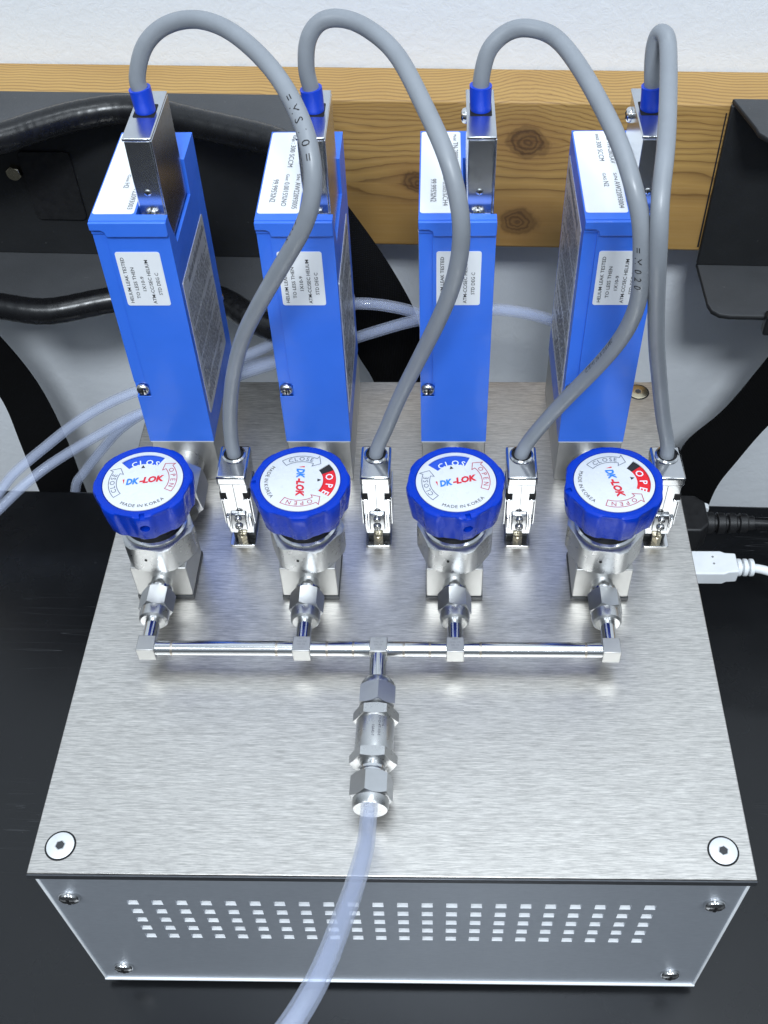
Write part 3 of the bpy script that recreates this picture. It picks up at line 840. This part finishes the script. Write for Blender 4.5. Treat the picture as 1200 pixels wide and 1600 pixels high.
# ================================================================== SIGNAL CABLES
def V(p): return Vector((p[0], p[1], p[2] + Z0))
paths = (
 [(-.0960, .2280, .1926), (-.0913, .2295, .2036), (-.0822, .2300, .2109), (-.0691, .2255, .2151), (-.0553, .2151, .2152), (-.0408, .1956, .2131), (-.0311, .1791, .2079), (-.0252, .1644, .2005), (-.0244, .1570, .1895), (-.0282, .1551, .1765), (-.0384, .1586, .1573), (-.0495, .1634, .1365), (-.0601, .1697, .1136), (-.0680, .1735, .0882), (-.0723, .1750, .0658), (-.0735, .1745, .0520)],
 [(-.0320, .2280, .1950), (-.0306, .2295, .2056), (-.0252, .2305, .2119), (-.0171, .2290, .2134), (-.0079, .2228, .2125), (.0028, .2065, .2109), (.0119, .1843, .2049), (.0195, .1655, .1975), (.0234, .1576, .1874), (.0252, .1541, .1762), (.0246, .1546, .1621), (.0215, .1573, .1455), (.0168, .1621, .1277), (.0100, .1690, .1051), (.0015, .1740, .0799), (-.0049, .1752, .0600), (-.0085, .1748, .0505)],
 [(.0337, .2280, .1939), (.0361, .2295, .2019), (.0424, .2305, .2075), (.0496, .2280, .2100), (.0585, .2229, .2093), (.0654, .2078, .2072), (.0722, .1869, .2031), (.0777, .1703, .1974), (.0814, .1578, .1905), (.0850, .1518, .1799), (.0869, .1495, .1670), (.0887, .1508, .1504), (.0880, .1535, .1362), (.0850, .1581, .1210), (.0789, .1659, .1004), (.0701, .1725, .0787), (.0622, .1750, .0620), (.0570, .1755, .0510)],
 [(.0970, .2280, .1920), (.0963, .2295, .2005), (.0971, .2290, .2071), (.0990, .2250, .2082), (.0995, .2190, .2050), (.0972, .1982, .2010), (.0933, .1707, .1968), (.0905, .1536, .1880), (.0913, .1472, .1731), (.0948, .1509, .1495), (.1000, .1586, .1226), (.1070, .1683, .0938), (.1138, .1740, .0662), (.1180, .1752, .0520)])
TOPX = (-.0954, -.0304, .0335, .0981)
cab_label = ('grey signal cable plugged into the controller whose sticker ends in H2',
             'grey signal cable plugged into the controller whose sticker has 0.0015%NO',
             'grey signal cable plugged into the controller whose sticker has 0.005%CH4',
             'grey signal cable plugged into the controller with gas N2 alone')
CR = .00315
def make_top_hood(e):
    # sheet-metal shell on the controller plug; local origin x centre, real y, z over the plate
    x0, x1, y0, y1 = -.0050, .0050, .2075, .2430
    sh = MB().box(x0, x1, y0, y1, .1330, .1778).build('plug_shell', 'zinc', e, .0005)
    lid = MB().box(x0 - .0005, x1 + .0005, y0 - .0004, y1 + .0004, .1778, .1792).build('shell_lid', 'zinc', e, .0004)
    MB().box(x1, x1 + .0006, y0 - .0002, y1, .1340, .1779).build('shell_side', 'zinc', e, .0002)
    MB().prism(rrect(-.0042, .0042, .2225, .2325, .0006), 'z', .1780, .17935).build('cable_opening', 'black', lid)
    MB().box(x0, x1 - .0006, .2040, .2078, .1450, .1458).build('fixing_tab', 'zinc', e, .0002)
    screw((-.0002, y0, .1560), 'y', .0014, .0007, e, -1)
    screw((-.0006, .2052, .1458), 'z', .0029, .0022, e, 1)
    screw((x0, .2370, .1715), 'x', .0030, .0022, e, -1)
def make_hood(e):
    # die-cast clamshell standing on the plate; local origin x centre
    w2 = .0064; y0, y1 = .1610, .1790
    bd = MB().prism([(-.0056, .0058), (.0056, .0058), (.0062, .0120), (.0063, .0400), (-.0063, .0400), (-.0062, .0120)], 'y', y0, y1).build('plug_body', 'chrome', e, .0005, 3)
    hd = MB().box(-.0067, .0067, y0 - .0014, y1 + .0006, .0396, .0450).build('plug_head', 'chrome', e, .0011, 3)
    MB().lathe([(.0052, .0448), (.0053, .0456), (.0045, .0460), (.0042, .0452), (.0042, .0446)], 36, (0, .1735, 0), caps=(False, False)).build('cable_collar', 'chrome', hd)
    MB().lathe([(.0043, .0448), (.0043, .04515)], 30, (0, .1735, 0)).build('collar_bore', 'black', hd)
    MB().box(-.00010, .00010, y0 - .00012, y0 + .001, .0200, .0394).build('seam', 'black', bd)
    for s in (-1, 1):
        MB().box(min(s * .0037, s * .0066), max(s * .0037, s * .0066), y0 - .00015, y0 + .003, .0300, .0335).build('latch_window', 'black', bd)
        MB().box(min(s * .0036, s * .0066), max(s * .0036, s * .0066), y0 - .0007, y0 + .0006, .0290, .0300).build('latch_sill', 'chrome', bd, .0002)
        MB().box(min(s * .0063, s * .0070), max(s * .0063, s * .0070), y0 + .0005, y1 - .001, .0120, .0300).build('side_clip', 'chrome', e, .0002)
        MB().box(min(s * .0042, s * .0058), max(s * .0042, s * .0058), y0 - .0014, y0 + .0005, .0115, .0185).build('clip_ear', 'chrome', e, .0004)
    sd = MB().prism([(y0 + .0005, .0110), (y0 - .0026, .0110), (y0 - .0026, .0170), (y0 - .0012, .0205), (y0 + .0005, .0205)], 'x', -.0036, .0036).build('screw_saddle', 'chrome', e, .0006, 3)
    screw((0, y0 - .0020, .0183), 'y', .0017, .0016, e, -1)
    screw((0, y0 - .0026, .0142), 'y', .0019, .0018, e, -1)
    MB().box(-.00015, .00015, y0 - .00030, y0 + .001, .0060, .0105).build('seam', 'black', bd)
def make_cable(i):
    e = empty('signal_cable', (HX[i], .17, Z0), cab_label[i], 'cable', 'grey signal cables')
    return e
hood_e = None
for i in range(4):
    e = make_cable(i)
    off = Vector((HX[i], .17, Z0))
    # plate-side plug
    if i == 0:
        tmpA = bpy.data.objects.new('tmp', None); make_hood(tmpA)
        tmpB = bpy.data.objects.new('tmp', None); make_top_hood(tmpB)
    for tmp, dx in ((tmpA, 0.), (tmpB, TOPX[i] - HX[i])):
        for ch in list(tmp.children) if True else ():
            c = copy_tree(ch, e); c.location = (dx, -.17, 0)
    # jacket
    raw = [(TOPX[i], .2275, .1785), (TOPX[i] - .0003, .2276, .1870)] + [p for p in paths[i]][0:] + [(HX[i], .1737, .0455), (HX[i], .1735, .0400)]
    path = [p + Vector((0, 0, Z0)) - off for p in relax(spline(raw, 8), 6)]
    mb = MB(); sweep(mb, path, CR, 20)
    j = mb.build('cable_jacket', 'cable', e, smooth=60)
    # blue sleeve over the first centimetres
    S = 0; cutp = [path[0]]
    for k in range(1, len(path)):
        S += (path[k] - path[k - 1]).length; cutp.append(path[k])
        if S > .0094: break
    mb = MB(); sweep(mb, cutp, lambda t: .00395 + .0003 * t, 24); mb.build('strain_relief', 'blue_rubber', e, smooth=35)
    make_cable.paths = getattr(make_cable, 'paths', []) + [(path, j)]
for tmp in (tmpA, tmpB):
    for ch in list(tmp.children):
        for g in list(ch.children): bpy.data.objects.remove(g)
        bpy.data.objects.remove(ch)
    bpy.data.objects.remove(tmp)
# printing on the jackets: find the side of the cable that faces the room
def facing(path, s, off_deg):
    T, N, B = frames(path); S = 0; i = 0
    while i < len(path) - 2 and S < s: S += (path[i + 1] - path[i]).length; i += 1
    v = Vector((.02, -.66, .75)); return math.atan2(v.dot(B[i]), v.dot(N[i])) + R(off_deg)
for ci, items in ((0, (('= M S 1 0 =', .1130, 15, .0030), ('- F 3 2 M', .1560, 55, .0021))), (2, (('= M 0 2 0', .1440, 40, .0026), ('28AWG X 9C SHIELD', .1930, 52, .0017)))):
    path, j = make_cable.paths[ci]
    for txt, s0, off, cap in items:
        mb = MB(); cable_text(mb, txt, path, s0, facing(path, s0 + .01, off), cap, CR); mb.build('printed_lettering', 'ink', j, smooth=0)

# ================================================================== HOSES
def hose(label, pts, r=.0032, ri=.0021, n=10):
    p = relax(spline([V(q) for q in pts], n), 4)
    T, N, B = frames(p); seg = 20; mb = MB()
    ro = [[a + N[i] * r * math.cos(2 * PI * k / seg) + B[i] * r * math.sin(2 * PI * k / seg) for k in range(seg)] for i, a in enumerate(p)]
    rn = [[a + N[i] * ri * math.cos(2 * PI * k / seg) + B[i] * ri * math.sin(2 * PI * k / seg) for k in range(seg)] for i, a in enumerate(p)]
    mb.rings(ro + rn[::-1] + [ro[0]], caps=(False, False))
    return tag(mb.build('clear_hose', 'clear', smooth=60), label, 'hose', 'clear plastic hoses')
hose('clear plastic hose curving forward off the check valve over the perforated front',
     [(-.0076, .0300, .0122), (-.0078, .0215, .0125), (-.0074, .0080, .0235), (-.0066, -.0065, .0420), (-.0074, -.0269, .0640), (-.0093, -.0490, .0880), (-.0123, -.0680, .1050), (-.0174, -.0809, .1116), (-.0242, -.0900, .1110), (-.034, -.102, .104)])
hose('clear plastic hose from behind the 0.005%CH4 controller, uppermost of the bundle',
     [(.0249, .2780, .0122), (.0230, .2900, .0150), (.0074, .3000, .0239), (-.0267, .3000, .0308), (-.0500, .3000, .0200), (-.0725, .3000, .0040), (-.0936, .3000, -.0075), (-.1231, .3000, -.0219), (-.1603, .3000, -.0338), (-.1929, .2980, -.0519), (-.2221, .2920, -.0730), (-.2411, .2850, -.0865), (-.2517, .2800, -.0973), (-.2678, .2650, -.1114), (-.2850, .2450, -.1210), (-.3100, .2150, -.1266)])
hose('clear plastic hose from behind the N2 controller, crossing the hanging strap',
     [(.0895, .2780, .0122), (.0880, .2890, .0150), (.0775, .2950, .0235), (.0448, .2950, .0308), (.0075, .2950, .0236), (-.0204, .2950, .0140), (-.0732, .2950, -.0070), (-.0960, .2950, -.0165), (-.1241, .2950, -.0321), (-.1578, .2950, -.0459), (-.1867, .2950, -.0639), (-.2150, .2900, -.0804), (-.2321, .2800, -.0886), (-.2490, .2680, -.0992), (-.2640, .2550, -.1086), (-.2850, .2300, -.1220), (-.3050, .2000, -.1266)])
hose('clear plastic hose from behind the 0.0015%NO controller, dropping behind the table edge',
     [(-.0390, .2780, .0122), (-.0430, .2900, .0080), (-.0740, .3080, -.0150), (-.0990, .3080, -.0230), (-.1260, .3120, -.0420), (-.1560, .3150, -.0600), (-.1796, .3180, -.0794), (-.1963, .3200, -.0992), (-.2157, .3200, -.1238), (-.2243, .3200, -.1376), (-.2350, .3200, -.1800), (-.2380, .3200, -.2400)])

# ================================================================== PLUGS ON THE RIGHT-HAND SIDE
us = empty('usb_lead', (.133, .195, Z0 - .062), 'white USB lead plugged into the side of the enclosure', 'cable')
MB().prism([(0, -.0078), (.0345, -.0078), (.0370, -.0066), (.0425, -.0062), (.0425, .0062), (.0370, .0066), (.0345, .0078), (0, .0078)], 'z', -.0045, .0045).build('plug_body', 'white_plastic', us, .0008, 3)
for k, (x, y) in enumerate(((.0300, .0035), (.0300, -.0010))): MB().lathe([(.0006, .0045), (.0006, .0047)], 10, (x, y, 0)).build('marking_dot', 'ink_etch', us)
mb = MB()
for k in range(3): mb.lathe([(.0032, .0425 + k * .0033), (.0047, .0428 + k * .0033), (.0047, .0448 + k * .0033), (.0032, .0452 + k * .0033)], 20, (0, 0, 0), 'x')
mb.build('strain_relief', 'white_plastic', us, .0003)
mb = MB(); sweep(mb, relax(spline([(.0430, 0, 0), (.0560, -.0003, -.0010), (.0680, -.0040, -.0040), (.0800, -.0110, -.0110), (.0950, -.0230, -.0250), (.1150, -.0420, -.0480), (.1500, -.0680, -.0655), (.2000, -.0900, -.0657)], 8), 3), .0024, 18)
mb.build('lead', 'white_plastic', us, smooth=60)
pw = empty('power_lead', (.133, .2310, Z0 - .068), 'black mains power lead plugged into the side of the enclosure', 'cable')
MB().prism([(0, -.0130), (.0280, -.0130), (.0330, -.0080), (.0330, .0080), (.0280, .0130), (0, .0130)], 'z', -.0090, .0090).build('plug_body', 'black_plastic', pw, .0012, 3)
mb = MB()
for k in range(4): mb.lathe([(.0046, .0330 + k * .0062), (.0064 - k * .0003, .0335 + k * .0062), (.0062 - k * .0003, .0374 + k * .0062), (.0044, .0380 + k * .0062)], 20, (0, 0, 0), 'x')
mb.lathe([(.0044, .0330), (.0040, .0600)], 20, (0, 0, 0), 'x'); mb.build('strain_relief', 'black_plastic', pw, .0003)
mb = MB(); sweep(mb, relax(spline([(.0560, 0, 0), (.0720, .0002, -.0012), (.0900, .0020, -.0080), (.1150, .0040, -.0250), (.1500, 0, -.0560), (.2000, -.0060, -.0586)], 8), 3), .0036, 18)
mb.build('lead', 'rubber', pw, smooth=60)
wl = MB().prism([(-.014, 0), (.0125, 0), (.0125, .0050), (.0105, .0062), (-.014, .0050)], 'y', -.0020, .0020).build('plastic_strip', 'white_plastic', None, .0005)
wl.location = (.1775, .2950, .0001); wl.rotation_euler.z = -.12
tag(wl, 'small pale plastic strip lying by the table edge under the slanting strap', 'strip')
